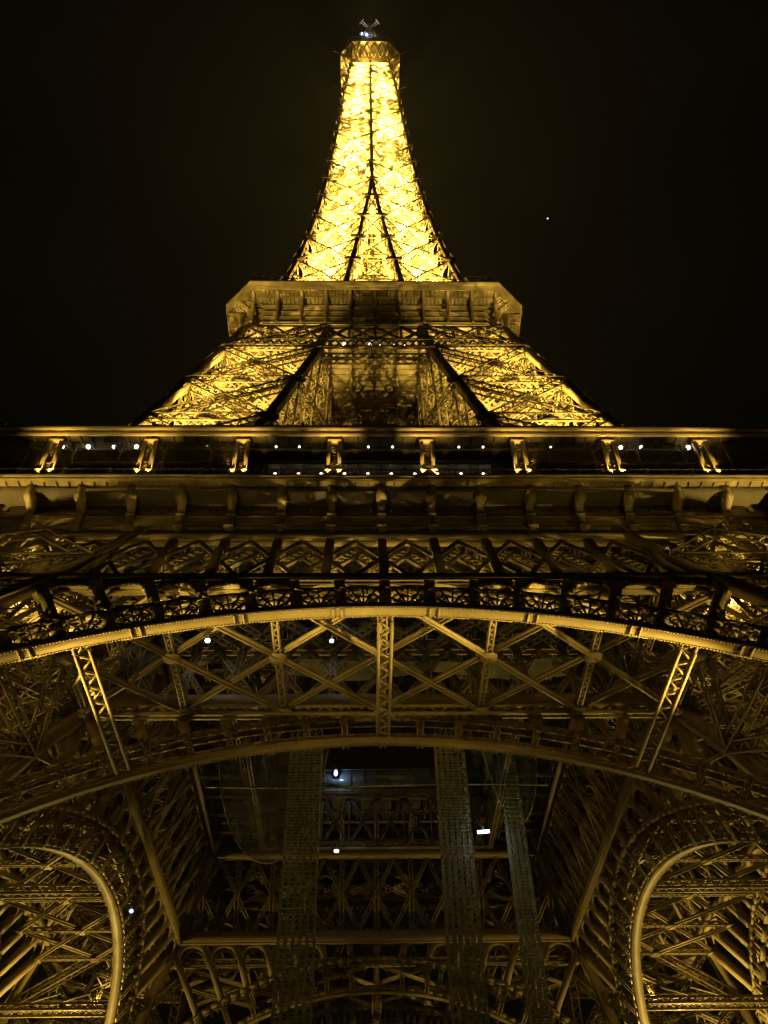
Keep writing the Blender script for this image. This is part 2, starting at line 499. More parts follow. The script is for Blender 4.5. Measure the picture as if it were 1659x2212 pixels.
def arch(yf, sgn, ornate):
    """ring: broad riveted soffit plate. sub-parts: web, arcade"""
    mb = MB()
    hw_ = 0.46 if ornate else 0.5
    A = [ring_pt(t, ARC_R, yf, -hw_) for t in TH]; B = [ring_pt(t, ARC_R, yf, hw_) for t in TH]
    n = len(TH)
    vs = []
    for i, t in enumerate(TH):
        e = Vector((math.sin(t), 0, math.cos(t))) * 0.16
        vs += [A[i], B[i], B[i] + e, A[i] + e]
    fs = []
    for i in range(n - 1):
        o = 4 * i
        for k in range(4):
            fs.append((o + k, o + 4 + k, o + 4 + (k + 1) % 4, o + (k + 1) % 4))
    mb.poly(vs, fs)
    # joint covers and rivets on the underside
    for k in range(-6, 7):
        t = (k + 0.5) * 6.1 / ARC_R
        if abs(t) > 1.4 or not ornate: continue
        for d in (-0.007, 0.007):
            mb.bar(ring_pt(t + d, ARC_R - 0.05, yf, -hw_ + .03), ring_pt(t + d, ARC_R - 0.05, yf, hw_ - .03), 0.12, 0.12, (math.sin(t), 0, math.cos(t)))
    nr = 330
    for i in range(nr):
        t = -0.75 + 1.5 * i / nr
        for d in (-hw_ + .05, hw_ - .05):
            p = ring_pt(t, ARC_R - 0.02, yf, d)
            mb.bar(p + Vector((-0.05, 0, 0)), p + Vector((0.05, 0, 0)), 0.07, 0.06)
    ring = mb.build("arch_ring", IRON, tower)
    # edge angles + web
    w = MB()
    rw = 2.95
    dys = (-0.36, 0.36) if ornate else (-0.45, 0.45)
    for dy in dys:
        for i in range(n - 1):
            up = (math.sin(TH[i]), 0, math.cos(TH[i]))
            w.bar(ring_pt(TH[i], ARC_R + 0.36, yf, dy), ring_pt(TH[i + 1], ARC_R + 0.36, yf, dy), 0.12, 0.42, up)
            w.bar(ring_pt(TH[i], ARC_R + rw, yf, dy), ring_pt(TH[i + 1], ARC_R + rw, yf, dy), 0.2, 0.5, up)
    for k in range(-N_BAY, N_BAY + 1):
        t = k * DTH
        if ornate:
            for dy in dys:
                w.bar(ring_pt(t, ARC_R + 0.2, yf, dy), ring_pt(t, ARC_R + rw, yf, dy), 0.8, 0.12, (0, 1, 0))
        else:
            w.lattice(ring_pt(t, ARC_R + 0.2, yf), ring_pt(t, ARC_R + rw, yf), 0.5, 1.3, (0, 1, 0), 0.1, 0.07, 0.4)
        if k == N_BAY: continue
        tm = t + DTH / 2
        if ornate:
            for dy in dys[:1]:
                # fan of spokes with scroll arcs
                base = ring_pt(tm, ARC_R + 0.5, yf, dy)
                ex = Vector((math.cos(tm), 0, -math.sin(tm))); ey = Vector((math.sin(tm), 0, math.cos(tm)))
                for a in (-62, -32, 0, 32, 62):
                    L = 1.55 if abs(a) < 50 else 1.2
                    w.bar(base, base + (ex * math.sin(R_(a)) + ey * math.cos(R_(a))) * L, 0.11, 0.09, (0, 1, 0))
                for rr, a0, a1 in ((0.75, -80, 80), (1.5, -42, 42)):
                    for j in range(8):
                        u0, u1 = R_(a0 + (a1 - a0) * j / 8), R_(a0 + (a1 - a0) * (j + 1) / 8)
                        w.bar(base + (ex * math.sin(u0) + ey * math.cos(u0)) * rr, base + (ex * math.sin(u1) + ey * math.cos(u1)) * rr, 0.09, 0.09, (0, 1, 0))
                for sx in (-1, 1):
                    c = ring_pt(tm, ARC_R + 1.55, yf, dy) + ex * sx * 0.62
                    for j in range(10):
                        u0, u1 = 2 * math.pi * j / 10, 2 * math.pi * (j + 1) / 10
                        w.bar(c + (ex * math.cos(u0) + ey * math.sin(u0)) * 0.34, c + (ex * math.cos(u1) + ey * math.sin(u1)) * 0.34, 0.09, 0.09, (0, 1, 0))
        if ornate:   # ledge and uprights behind the fans
            mb_y = 0.85
            w.bar(ring_pt(t + 0.12 * DTH, ARC_R + 1.0, yf, mb_y), ring_pt(t + 0.88 * DTH, ARC_R + 1.0, yf, mb_y), 0.5, 0.12, (math.sin(tm), 0, math.cos(tm)))
            for f in (0.34, 0.62):
                w.bar(ring_pt(t + f * DTH, ARC_R + 1.0, yf, mb_y), ring_pt(t + f * DTH, ARC_R + 2.1, yf, mb_y), 0.3, 0.12, (0, 1, 0))
        # little brackets under the extrados
        for f in (0.25, 0.5, 0.75):
            w.bar(ring_pt(t + f * DTH, ARC_R + rw - 0.6, yf, -0.4), ring_pt(t + f * DTH, ARC_R + rw, yf, -0.4), 0.1)
        # soffit lacing between the two edges of the ring
        w.bar(ring_pt(t, ARC_R + rw, yf, -0.7), ring_pt(t + DTH, ARC_R + rw, yf, 0.7), 0.1)
        w.bar(ring_pt(t, ARC_R + rw, yf, 0.7), ring_pt(t + DTH, ARC_R + rw, yf, -0.4), 0.1)
    w.build("arch_web", IRON, ring)
    # arcade in the spandrel
    a = MB()
    ztop = 43.3
    re = ARC_R + rw
    tops = {}
    rt = lambda tt: (ztop - 1.2 - (ARC_H - ARC_R)) * math.tan(tt)
    for k in range(-9, 10):
        t = k * DTH
        p = ring_pt(t, re, yf)
        if ztop - p.z > 0.8 and abs((ztop - ARC_H + ARC_R) * math.tan(t)) < 26.5:
            r2 = (ztop - (ARC_H - ARC_R)) / math.cos(t); q = Vector((r2 * math.sin(t), yf(ztop), ztop))
            tops[k] = q.x
            a.bar(p, q, 0.75, 0.85, (0, 1, 0))
        if k == 9: continue
        t1 = t + DTH
        p1 = ring_pt(t1, re, yf)
        zlow = max(p.z, p1.z)
        gap = ztop - min(p.z, p1.z)
        if gap < 1.9 or abs(rt(t)) > 26 or abs(rt(t1)) > 26: continue
        x0, x1 = rt(t) + 0.38, rt(t1) - 0.38
        xc, hw = (x0 + x1) / 2, (x1 - x0) / 2
        rise = min(hw * 0.8, gap * 0.5)
        top, bot = [], []
        for j in range(13):
            u = math.pi * j / 12
            x = xc - hw * math.cos(u); z = ztop - 0.3 - rise + rise * math.sin(u)
            bot.append((x, yf(z) - 0.45, z)); top.append((x, yf(ztop) - 0.45, ztop + 0.1))
        a.strip(bot, top, (0, 0.14, 0))
        a.strip([(x, y + 0.75, z) for x, y, z in bot], [(x, y + 0.75, z) for x, y, z in top], (0, 0.14, 0))
        # inner rib with small beads along the arch
        for j in range(12):
            a.bar(Vector(bot[j]) + Vector((0, 0.02, -0.06)), Vector(bot[j + 1]) + Vector((0, 0.02, -0.06)), 0.3, 0.16, (0, 1, 0))
    a.bar((-24, yf(ztop), ztop + .1), (24, yf(ztop), ztop + .1), 0.9, 0.3)
    a.build("arcade", IRON, ring)
    return ring


outer_arch = arch(y_out, -1, True)
four(outer_arch, tower)
inner_arch = arch(y_in, 1, False)
inner_arch.name = "inner_arch_ring"
four(inner_arch, tower)

# struts tying the two rings together
for x in (0, -17.8, 17.8, -29.5, 29.5):
    t = math.asin(x / ARC_R)
    mb = MB()
    p = ring_pt(t, ARC_R + 0.45, y_out, 0.9); q = ring_pt(t, ARC_R + 0.45, y_in, -0.9)
    mb.lattice(p, q, 1.05, 0.9, (math.sin(t), 0, math.cos(t)), 0.2, 0.13, 0.75)
    for s in (0.33, 0.66):
        c = p.lerp(q, s)
        mb.bar(c + Vector((-0.5, 0, 0)), c + Vector((0.5, 0, 0)), 0.5, 0.12)
    if abs(x) > 10:
        for f in (0.25, 0.5):
            mb.bar(p.lerp(q, f) + Vector((0.8 * np.sign(x), 0, 0.6)), p.lerp(q, f + 0.3) + Vector((2.6 * np.sign(x), 0, 2.5)), 0.16)
    o = mb.build("arch_strut", IRON, tower)
    four(o, tower)

# horizontal wind bracing above the arch
ZB = 42.0
mb = MB()
rows = [-24.9, -31.6, -38.2]
SX = 7.55
for k in range(-3, 4):
    x = k * SX
    xe = x
    for r in range(2):
        mb.lattice((x, rows[r], ZB), (x, rows[r + 1], ZB), 0.5, 0.5, (0, 0, 1), 0.12, 0.1, 0.55)
        if k < 3:
            for (xa, ya, xb, yb, dz) in ((x, rows[r], x + SX, rows[r + 1], 0.13), (x + SX, rows[r], x, rows[r + 1], -0.13)):
                mb.bar((xa, ya, ZB + dz), (xb, yb, ZB + dz), 0.46, 0.22)
                mb.bar((xa, ya, ZB + dz - 0.2), (xb, yb, ZB + dz - 0.2), 0.1, 0.16)
    for r in range(3):
        g = [(-.62, -.3), (-.35, -.55), (.35, -.55), (.62, -.3), (.62, .3), (.35, .55), (-.35, .55), (-.62, .3)]
        mb.prism([(x + a, rows[r] + b, ZB - 0.34) for a, b in g], (0, 0, 0.1))
mb.lattice((-22.7, -24.6, ZB), (22.7, -24.6, ZB), 0.8, 0.9, (0, 0, 1), 0.26, 0.2, 0.8)
o = mb.build("wind_bracing", IRON, tower)
four(o, tower)

# ------------------------------------------------------------------ first floor girders
def girder(yf, zb, zt, half, step, post_w, chord, laced, name, half_off=False):
    mb = MB()
    n = int(half / step) + 1
    xs = [k * step for k in range(-n, n + 1)]
    def X(x, z):
        return max(-wo(z), min(wo(z), x))
    for z, h in ((zb, chord), (zt, chord * 0.75)):
        L = min(half, wo(z))
        for dy in (-0.35, 0.35):
            mb.bar((-L, yf(z) + dy, z), (L, yf(z) + dy, z), 0.25, h)
        if z == zb:
            mb.bar((-L, yf(z), z - h / 2 - 0.09), (L, yf(z), z - h / 2 - 0.09), 1.1, 0.14)
    b, t = zb + chord * .5, zt - chord * .375
    for i, x in enumerate(xs):
        if abs(x) > wo(zt) + 1: continue
        P = lambda xx, z: Vector((xx, yf(z), z))
        if laced:
            mb.lattice(P(x, b), P(x, t), post_w, 0.7, (0, 1, 0), 0.16, 0.1, 0.5)
        else:
            mb.bar(P(x, b), P(x, t), post_w, 0.5, (0, 1, 0))
        xa, xb = x - step / 2, x + step / 2
        for (p0, p1, d) in ((xa, xb, -0.1), (xb, xa, 0.1)):
            if laced:
                mb.lattice(P(p0, b) + Vector((0, d * 1.7, 0)), P(p1, t) + Vector((0, d * 1.7, 0)), post_w * 0.75, 0.4, (0, 1, 0), 0.13, 0.09, 0.45)
            else:
                mb.bar(P(p0, b) + Vector((0, d, 0)), P(p1, t) + Vector((0, d, 0)), post_w * 0.48, 0.14, (0, 1, 0))
                D = Vector((0, 1.35 + d * 2, 0))
                mb.lattice(P(p0, b) + D, P(p1, t) + D, 0.85, 0.3, (0, 1, 0.3), 0.17, 0.13, 0.8, sides=1, cross=True)
                mb.lattice(P(p0, b) + D + Vector((0, .01, 0)), P(p1, t) + D + Vector((0, .01, 0)), 0.8, 0.3, (0, 1, 0.3), 0.1, 0.1, 0.8, cross=True)
    return mb.build(name, IRON, tower)


o = girder(y_out, 43.75, 52.1, 40, 4.05, 0.66, 1.0, False, "outer_girder"); four(o, tower)
o = girder(y_in, 44.0, 52.3, 24, 4.05, 0.6, 1.3, True, "inner_girder"); four(o, tower)

# floor beams between outer and inner girders, seen through the lattice
mb = MB()
for k in range(-8, 8):
    x0, x1 = k * 4.05, (k + 1) * 4.05
    for ya, yb in ((-28.6, -24.4), (-24.4, -20.2)):
        mb.lattice((x0, ya, 51.4), (x1, yb, 51.4), 0.8, 0.4, (0, 0, 1), 0.15, 0.13, 0.75, cross=True)
        mb.lattice((x1, ya, 51.4), (x0, yb, 51.4), 0.8, 0.4, (0, 0, 1), 0.15, 0.13, 0.75, cross=True)
    mb.lattice((x0, -33, 54.2), (x0, -13, 54.2), 0.5, 1.6, (0, 0, 1), 0.14, 0.1, 0.8)
    mb.bar((x0 + 1.3, -32, 49.0), (x0 + 2.7, -30.2, 49.0), 0.55, 0.1)
for j in range(5):
    y = -32.0 + 4.4 * j
    mb.lattice((-32 - 0, y, 54.4), (32, y, 54.4), 0.5, 1.5, (0, 0, 1), 0.14, 0.1, 0.8)
for i in range(40):
    mb.bar((-32 + i * 1.64, -33, 55.8), (-32 + i * 1.64, -13, 55.8), 0.18, 0.4)
o = mb.build("floor_framing", IRON_D, tower); four(o, tower)  # same iron as the girders, darkened in colour to look unlit

# slab, void edge trusses and barrier
mb = MB()
for s in range(4):
    rot = Matrix.Rotation(s * math.pi / 2, 3, 'Z')
    A = [rot @ Vector(p) for p in ((-34.6, -34.6, 56.3), (34.6, -34.6, 56.3), (12.5, -12.5, 56.3), (-12.5, -12.5, 56.3))]
    mb.prism(A, (0, 0, 0.6))
mb.build("first_floor_slab", IRON_D, tower)  # dark colour stands in for the deep shade of the underside
mb = MB()
for k in range(8):
    x0, x1 = -12.6 + 3.15 * k, -12.6 + 3.15 * (k + 1)
    for (xa, za, xb, zb) in ((x0, 50, x1, 56.0), (x1, 50, x0, 56.0)):
        mb.lattice((xa, -12.7, za), (xb, -12.7, zb), 0.3, 0.3, (0, 1, 0), 0.1, 0.08, 0.5)
    mb.bar((x0, -12.7, 50), (x0, -12.7, 56.0), 0.25)
for z in (50, 56):
    mb.lattice((-13, -12.7, z), (13, -12.7, z), 0.5, 0.7, (0, 0, 1), 0.16, 0.1, 0.6)
o = mb.build("void_truss", IRON_D, tower); four(o, tower)  # iron toned down so the void edge reads as shaded
mb = MB()
for k in range(17):
    mb.bar((-12.2 + 1.525 * k, -12.4, 56.9), (-12.2 + 1.525 * k, -12.4, 59.3), 0.1)
mb.bar((-12.3, -12.4, 59.3), (12.3, -12.4, 59.3), 0.14)
mb.box((0, -12.45, 58.1), 24.4, 0.03, 2.1)
o = mb.build("void_barrier", GLASSY, tower); four(o, tower)

# ------------------------------------------------------------------ first floor gallery
GY = -35.2
mb = MB()
L = 35.2
# frieze wall, floor edge, soffit
mb.prism([(-33, -33.0, 52.75), (33, -33.0, 52.75), (33, -33.0, 56.9), (-33, -33.0, 56.9)], (0, 0.2, 0))
mb.prism([(-L, GY, 56.95), (L, GY, 56.95), (L - 2.4, -32.8, 56.95), (-L + 2.4, -32.8, 56.95)], (0, 0, 0.2))
for (z0, z1, d) in ((57.0, 57.22, 0.0), (57.26, 57.5, 0.12)):
    mb.prism([(-L - d, GY - d - 0.12, z0), (L + d, GY - d - 0.12, z0), (L + d, GY - 0.004, z0), (-L - d, GY - 0.004, z0)], (0, 0, z1 - z0))
for z, d, h in ((53.0, 0.18, 0.5), (53.8, 0.08, 0.16), (55.0, 0.10, 0.2), (56.6, 0.25, 0.35)):
    mb.box((0, -33.0 - d / 2 - 0.002, z), 66, d, h)
fl = mb.build("gallery_floor", SOFFIT, tower)
# soffit joints
s2 = MB()
for k in range(-34, 35):
    s2.bar((k * 1.0125, GY + 0.1, 56.9), (k * 1.0125, -33.2, 56.9), 0.06, 0.09)
s2.bar((-34, -34.1, 56.88), (34, -34.1, 56.88), 0.08, 0.1)
s2.build("soffit_joist", IRON, fl)
rl = MB()
for k in range(-86, 87):
    rl.bar((k * 0.405, GY + 0.15, 57.5), (k * 0.405, GY + 0.15, 58.55), 0.05)
for z in (58.55, 57.9):
    rl.bar((-L, GY + 0.15, z), (L, GY + 0.15, z), 0.08)
rl.build("balustrade", IRON_D, fl)
four(fl, tower)

# consoles
prof = [(-33.0, 52.9), (-33.55, 52.9), (-33.7, 53.3), (-33.45, 53.7), (-33.42, 55.0), (-33.6, 55.35), (-34.1, 55.5), (-34.55, 55.75),
        (-34.72, 56.15), (-34.6, 56.55), (-34.8, 56.9), (-33.0, 56.9)]
con = MB()
con.prism([(-0.3, y, z) for y, z in prof], (0.6, 0, 0))
for xo in (-0.42, 0.3):
    con.prism([(xo, -34.15 + 0.5 * math.cos(a * math.pi / 6), 56.2 + 0.5 * math.sin(a * math.pi / 6)) for a in range(12)], (0.12, 0, 0))
con.box((0, -33.5, 53.3), 0.8, 0.7, 0.22)
con.box((0, -33.35, 54.85), 0.72, 0.5, 0.2)
con0 = con.build("console", SOFFIT, tower)
side_rot = [Matrix.Rotation(s * math.pi / 2, 4, 'Z') for s in range(4)]
def row(o, xs):
    first = True
    for s in range(4):
        for x in xs:
            c = o if first else o.copy()
            if not first:
                COL.objects.link(c); c.parent = tower
                for ch in o.children:
                    d = ch.copy(); COL.objects.link(d); d.parent = c
            c.matrix_local = side_rot[s] @ Matrix.Translation((x, 0, 0))
            first = False
row(con0, [k * 4.05 for k in range(-8, 9)])

# roof of the gallery
mb = MB()
for z0, z1, d in ((62.75, 63.25, 0.1), (63.29, 63.8, 0.3)):
    mb.prism([(-L - d, GY - d - 0.1, z0), (L + d, GY - d - 0.1, z0), (L + d, GY - 0.004, z0), (-L - d, GY - 0.004, z0)], (0, 0, z1 - z0))
for k in range(-4, 5):  # small finials on the roof edge
    mb.bar((k * 13.0 + 6.2, GY + 0.3, 63.8), (k * 13.0 + 6.2, GY + 0.3, 65.0), 0.25)
rf = mb.build("gallery_roof", IRON, tower)
mb = MB()
mb.prism([(-L, GY, 63.0), (L, GY, 63.0), (L - 7, GY + 7, 63.0), (-L + 7, GY + 7, 63.0)], (0, 0, 0.5))
for k in range(-35, 36):
    mb.bar((k * 0.99, GY + 0.1, 62.9), (k * 0.99, GY + 4.6, 62.9), 0.1, 0.16)
for y in (GY + 1.4, GY + 3.0):
    mb.bar((-34, y, 62.75), (34, y, 62.75), 0.18, 0.3)
mb.build("ceiling", CEIL, rf)
bk = MB()
bk.box((0, GY + 6.6, 60.0), 56, 0.15, 5.9)
for k in range(-14, 15):
    bk.bar((k * 2.0, GY + 6.5, 57.2), (k * 2.0, GY + 6.5, 62.9), 0.16)
for z in (58.2, 60.3):
    bk.bar((-28, GY + 6.45, z), (28, GY + 6.45, z), 0.1)
bk.build("pavilion_wall", DARK, rf)
for s in (-1, 1):   # wire screens of the side bays
    fn = MB()
    x0, x1 = 12.4, 34.0
    step = 0.3
    yy = GY + 0.75
    H = 5.2
    n = int((x1 - x0 + H) / step)
    for i in range(n):
        a = x0 - H + i * step
        p0 = (max(a, x0), 57.6 + max(0, x0 - a)); p1 = (min(a + H, x1), 57.6 + min(H, x1 - a))
        if p1[1] - p0[1] > 0.2:
            fn.bar((s * p0[0], yy, p0[1]), (s * p1[0], yy, p1[1]), 0.022)
            fn.bar((s * p0[0], yy, 120.4 - p0[1]), (s * p1[0], yy, 120.4 - p1[1]), 0.022)
    for k in range(6):
        fn.bar((s * (x0 + 2 + 3.9 * k), yy + 0.1, 57.5), (s * (x0 + 2 + 3.9 * k), yy + 0.1, 62.7), 0.16)
        fn.bar((s * (x0 + 3 + 3.9 * k), yy + 1.5, 57.5), (s * (x0 + 3 + 3.9 * k), yy + 1.5, 61.2), 0.22)
        fn.bar((s * (x0 + 2 + 3.9 * k), yy + 0.1, 61.6), (s * (x0 + 2.9 + 3.9 * k), yy + 0.1, 62.7), 0.14)
    fn.build("wire_screen", IRON, rf)
four(rf, tower)
# posts
po = MB()
for dx in (-0.47, 0.47):
    po.bar((dx, GY + 0.42, 57.55), (dx, GY + 0.42, 62.95), 0.3, 0.34, (0, 1, 0))
po.box((0, GY + 0.42, 57.72), 1.2, 0.62, 0.34)
po.box((0, GY + 0.42, 62.6), 1.15, 0.55, 0.25)
n = 13
for i in range(n):
    z = 57.9 + 4.6 * i / n
    po.bar((-0.3, GY + 0.55, z), (0.3, GY + 0.55, z + 0.36), 0.02)
    po.bar((0.3, GY + 0.55, z), (-0.3, GY + 0.55, z + 0.36), 0.02)
po0 = po.build("gallery_post", IRON, tower)
POST_X = [-27.7, -19.65, -11.8, -3.95, 3.95, 11.8, 19.65, 27.7]
row(po0, POST_X)

# ------------------------------------------------------------------ second floor
def octa(r, c, z):
    return [Vector(p) for p in ((-r + c, -r, z), (r - c, -r, z), (r, -r + c, z), (r, r - c, z), (r - c, r, z), (-r + c, r, z), (-r, r - c, z), (-r, -r + c, z))]


def frustum(mb, rings, cap_top=False, cap_bot=False):
    vs = [v for r in rings for v in r]
    n = 8
    fs = []
    for k in range(len(rings) - 1):
        for i in range(n):
            fs.append((k * n + i, k * n + (i + 1) % n, (k + 1) * n + (i + 1) % n, (k + 1) * n + i))
    if cap_top: fs.append(tuple((len(rings) - 1) * n + i for i in range(n)))
    if cap_bot: fs.append(tuple(reversed(range(n))))
    mb.poly(vs, fs)


W2, C2 = 20.87, 3.7
mb = MB()
frustum(mb, [octa(18.2, 2.9, 109.2), octa(18.2, 2.9, 114.3), octa(W2 - .1, C2, 114.3), octa(W2 - .1, C2, 113.95), octa(W2, C2, 113.95), octa(W2, C2, 114.4),
             octa(W2 + .12, C2, 114.4), octa(W2 + .12, C2, 115.6), octa(W2 + .25, C2, 115.6), octa(W2 + .25, C2, 116.0), octa(W2 - .6, C2, 116.0)], True, False)
for z, d in ((109.5, 0.18), (111.0, 0.1), (112.4, 0.12), (113.9, 0.25)):
    frustum(mb, [octa(18.2, 2.9, z), octa(18.2 + d, 2.9, z), octa(18.2 + d, 2.9, z + 0.22), octa(18.2, 2.9, z + 0.22)])
plat = mb.build("second_floor", SOFFIT, tower)
j2 = MB()
for s in range(4):
    rot = Matrix.Rotation(s * math.pi / 2, 3, 'Z')
    for k in range(-30, 31):
        x = k * 0.563
        j2.bar(rot @ Vector((x, -W2 + 0.2, 114.2)), rot @ Vector((x, -18.3, 114.2)), 0.08, 0.2)
    j2.bar(rot @ Vector((-17, -19.6, 114.15)), rot @ Vector((17, -19.6, 114.15)), 0.1, 0.14)
    for k in range(9):
        f = (k + 0.5) / 9
        a = Vector((W2 - C2, -W2 + 1., 114.2)).lerp(Vector((W2 - 1., -W2 + C2, 114.2)), f)
        b = Vector((15.4, -18.3, 114.2)).lerp(Vector((18.3, -15.4, 114.2)), f)
        j2.bar(rot @ a, rot @ b, 0.08, 0.2)
j2.build("soffit_joist", IRON, plat)
rl = MB()
for z in (116.6, 117.3, 118.2):
    o8 = octa(W2 - .2, C2, z)
    for i in range(8): rl.bar(o8[i], o8[(i + 1) % 8], 0.07)
o8 = octa(W2 - .2, C2, 116)
for i in range(8):
    n = int((o8[i] - o8[(i + 1) % 8]).length / 1.2)
    for k in range(n):
        p = o8[i].lerp(o8[(i + 1) % 8], k / n); rl.bar(p, p + Vector((0, 0, 2.3)), 0.06)
rl.build("railing", IRON_D, plat)
# brackets
br = MB()
pts = [(-18.2, 109.4), (-18.45, 109.4)]
for i in range(9):
    a = R_(90 * i / 8)
    pts.append((-18.45 - 2.2 * (1 - math.cos(a)), 109.9 + 3.9 * math.sin(a)))
pts += [(-20.75, 113.9), (-20.75, 114.28), (-18.2, 114.28)]
br.prism([(-0.2, y, z) for y, z in pts], (0.4, 0, 0))
br0 = br.build("bracket", SOFFIT, tower)
row(br0, [k * 3.38 for k in range(-5, 6)])
br = MB()
d8 = Vector((1, -1, 0)).normalized(); t8 = Vector((1, 1, 0)).normalized()
base = Vector((16.75, -16.75, 0))
cp = []
for y, z in pts:
    cp.append(base + d8 * ((-18.2 - y) * 1.25) + Vector((0, 0, z)) - t8 * 0.2)
br.prism(cp, t8 * 0.4)
o = br.build("corner_bracket", SOFFIT, tower); four(o, tower)

# lattice bands below the wall and ceiling under the slab
mb = MB()
zb, zt = 101.0, 103.9
n = 18
w0 = wo(zb) - 0.3
for z, h in ((zb, 0.5), (zt, 0.45)):
    mb.bar((-wo(z), -wo(z) - 0.35, z), (wo(z), -wo(z) - 0.35, z), 0.3, h)
for i in range(-n, n):
    x0, x1 = i * w0 / n, (i + 1) * w0 / n
    for (a, za, b, zc, d) in ((x0, zb, x1, zt, 0.06), (x1, zb, x0, zt, -0.06)):
        mb.bar((a, -wo(za) - 0.35 + d, za), (b, -wo(zc) - 0.35 + d, zc), 0.24, 0.1, (0, 1, 0))
zb, zt = 104.1, 109.2
for i in range(-5, 5):
    x0, x1 = i * 3.5, (i + 1) * 3.5
    for (a, za, b, zc, d) in ((x0, zb, x1, zt, 0.06), (x1, zb, x0, zt, -0.06)):
        mb.lattice((a, -wo(za) - 0.2 + d, za), (b, -wo(zc) - 0.2 + d, zc), 0.4, 0.3, (0, 1, 0), 0.12, 0.1, 0.5)
    mb.lattice((x0, -wo(zb) - .2, zb), (x0, -wo(zt) - .2, zt), 0.35, 0.3, (0, 1, 0), 0.12, 0.1, 0.5)
mb.bar((-17.8, -wo(109.2) - .2, 109.1), (17.8, -wo(109.2) - .2, 109.1), 0.4, 0.5)
# laced beam under the band
mb.lattice((-7.6, -18.6, 100.2), (7.6, -18.6, 100.2), 1.1, 1.2, (0, 0, 1), 0.2, 0.13, 1.1)
for s in (-1, 1):
    mb.bar((s * 7.4, -18.7, 99.2), (s * 5.6, -18.7, 100.4), 0.6, 0.5)
# hanging trusses in the void
for yy in (-6.2, 6.2):
    for z in (100.6, 103.2, 106.0):
        mb.lattice((-8.5, yy, z), (8.5, yy, z), 0.7, 0.6, (0, 0, 1), 0.16, 0.1, 0.7)
    prev = None
    for i in range(13):
        u = -1 + 2 * i / 12
        p = Vector((6.5 * u, yy, 106.2 + 4.2 * (1 - u * u)))
        if prev: mb.lattice(prev, p, 0.4, 0.5, (0, 1, 0), 0.14, 0.1, 0.5)
        prev = p
    for i in range(-3, 4):
        mb.lattice((i * 2.6, yy, 100.6), (i * 2.6 + 2.6, yy, 106), 0.4, 0.4, (0, 1, 0), 0.14, 0.1, 0.5)
        mb.lattice((i * 2.6 + 2.6, yy, 100.6), (i * 2.6, yy, 106), 0.4, 0.4, (0, 1, 0), 0.14, 0.1, 0.5)
o = mb.build("second_floor_framing", IRON, tower); four(o, tower)
mb = MB()
mb.prism([(-18, -18, 113.4), (18, -18, 113.4), (18, 18, 113.4), (-18, 18, 113.4)], (0, 0, 0.3))
for k in range(-17, 18):
    mb.bar((-17.9, k * 1.02, 113.25), (17.9, k * 1.02, 113.25), 0.16, 0.28)
for k in range(-4, 5):
    mb.bar((k * 3.4, -17.9, 112.9), (k * 3.4, 17.9, 112.9), 0.3, 0.5)
mb.build("second_floor_ceiling", IRON, tower)

# ------------------------------------------------------------------ top gallery and mast
mb = MB()
W3, C3 = 8.26, 3.2
frustum(mb, [octa(4.9, 0.3, 268.5), octa(5.6, 0.8, 271.5), octa(7.0, 2.2, 274.2), octa(W3, C3, 275.6), octa(W3 + .12, C3, 275.6), octa(W3 + .12, C3, 276.4), octa(W3 - .1, C3, 276.4)], True, False)
top = mb.build("top_gallery", SOFFIT, tower)
mb = MB()
for i in range(8):
    a = octa(W3, C3, 275.5)[i]; b = octa(5.2, 0.5, 270)[i]
    mb.bar(a, b, 0.3, 0.35)
    a2 = octa(W3, C3, 275.5)[(i + 1) % 8]; b2 = octa(5.6, 0.9, 271.2)[(i + 1) % 8]
    n = 5 if (a - a2).length > 6 else 2
    for k in range(n):
        p0, p1 = a.lerp(a2, k / n), a.lerp(a2, (k + 1) / n)
        q0, q1 = b.lerp(b2, k / n), b.lerp(b2, (k + 1) / n)
        dn = Vector((0, 0, -0.25))
        mb.bar(p0 + dn, q1 + dn, 0.16); mb.bar(p1 + dn, q0 + dn, 0.16)
mb.build("soffit_rib", IRON, top)
mb = MB()
frustum(mb, [octa(W3 - .1, C3, 276.4), octa(W3 - .1, C3, 279.6)])
for z in (279.6, 281.0):
    o8 = octa(W3 - .1, C3, z)
    for i in range(8): mb.bar(o8[i], o8[(i + 1) % 8], 0.2)
o8 = octa(W3 - .1, C3, 279.6)
for i in range(8):
    for k in range(6):
        p = o8[i].lerp(o8[(i + 1) % 8], k / 6); mb.bar(p, p + Vector((0, 0, 1.4)), 0.1)
for x, y in ((-6.5, -6.8), (5.8, -7), (-3.8, -7.2), (3.2, -7.6), (6.8, -5.9), (-5.5, -6.6)):
    mb.bar((x, y, 279), (x, y, 283.5 + (x * 7 % 3)), 0.14)
for s in (-1, 1):
    mb.bar((s * W3, -4.6, 277), (s * (W3 + 2.4), -5.4, 277.6), 0.06)
    mb.bar((s * W3, 4.6, 276), (s * (W3 + 2.4), 4.2, 278), 0.06)
mb.build("parapet", IRON_D, top)
mb = MB()
for rr, z0, z1 in ((4.2, 276.4, 284), (2.6, 284, 292), (1.5, 292, 305)):
    for sx in (-1, 1):
        for sy in (-1, 1):
            mb.bar((sx * rr, sy * rr, z0), (sx * rr * .8, sy * rr * .8, z1), 0.3)
    for k in range(6):
        z = z0 + (z1 - z0) * k / 6
        for a, b in (((-1, -1), (1, -1)), ((1, -1), (1, 1)), ((1, 1), (-1, 1)), ((-1, 1), (-1, -1))):
            mb.bar((a[0] * rr, a[1] * rr, z), (b[0] * rr * .9, b[1] * rr * .9, z + (z1 - z0) / 6), 0.14)
mb.build("campanile", IRON_D, top)
mb = MB()
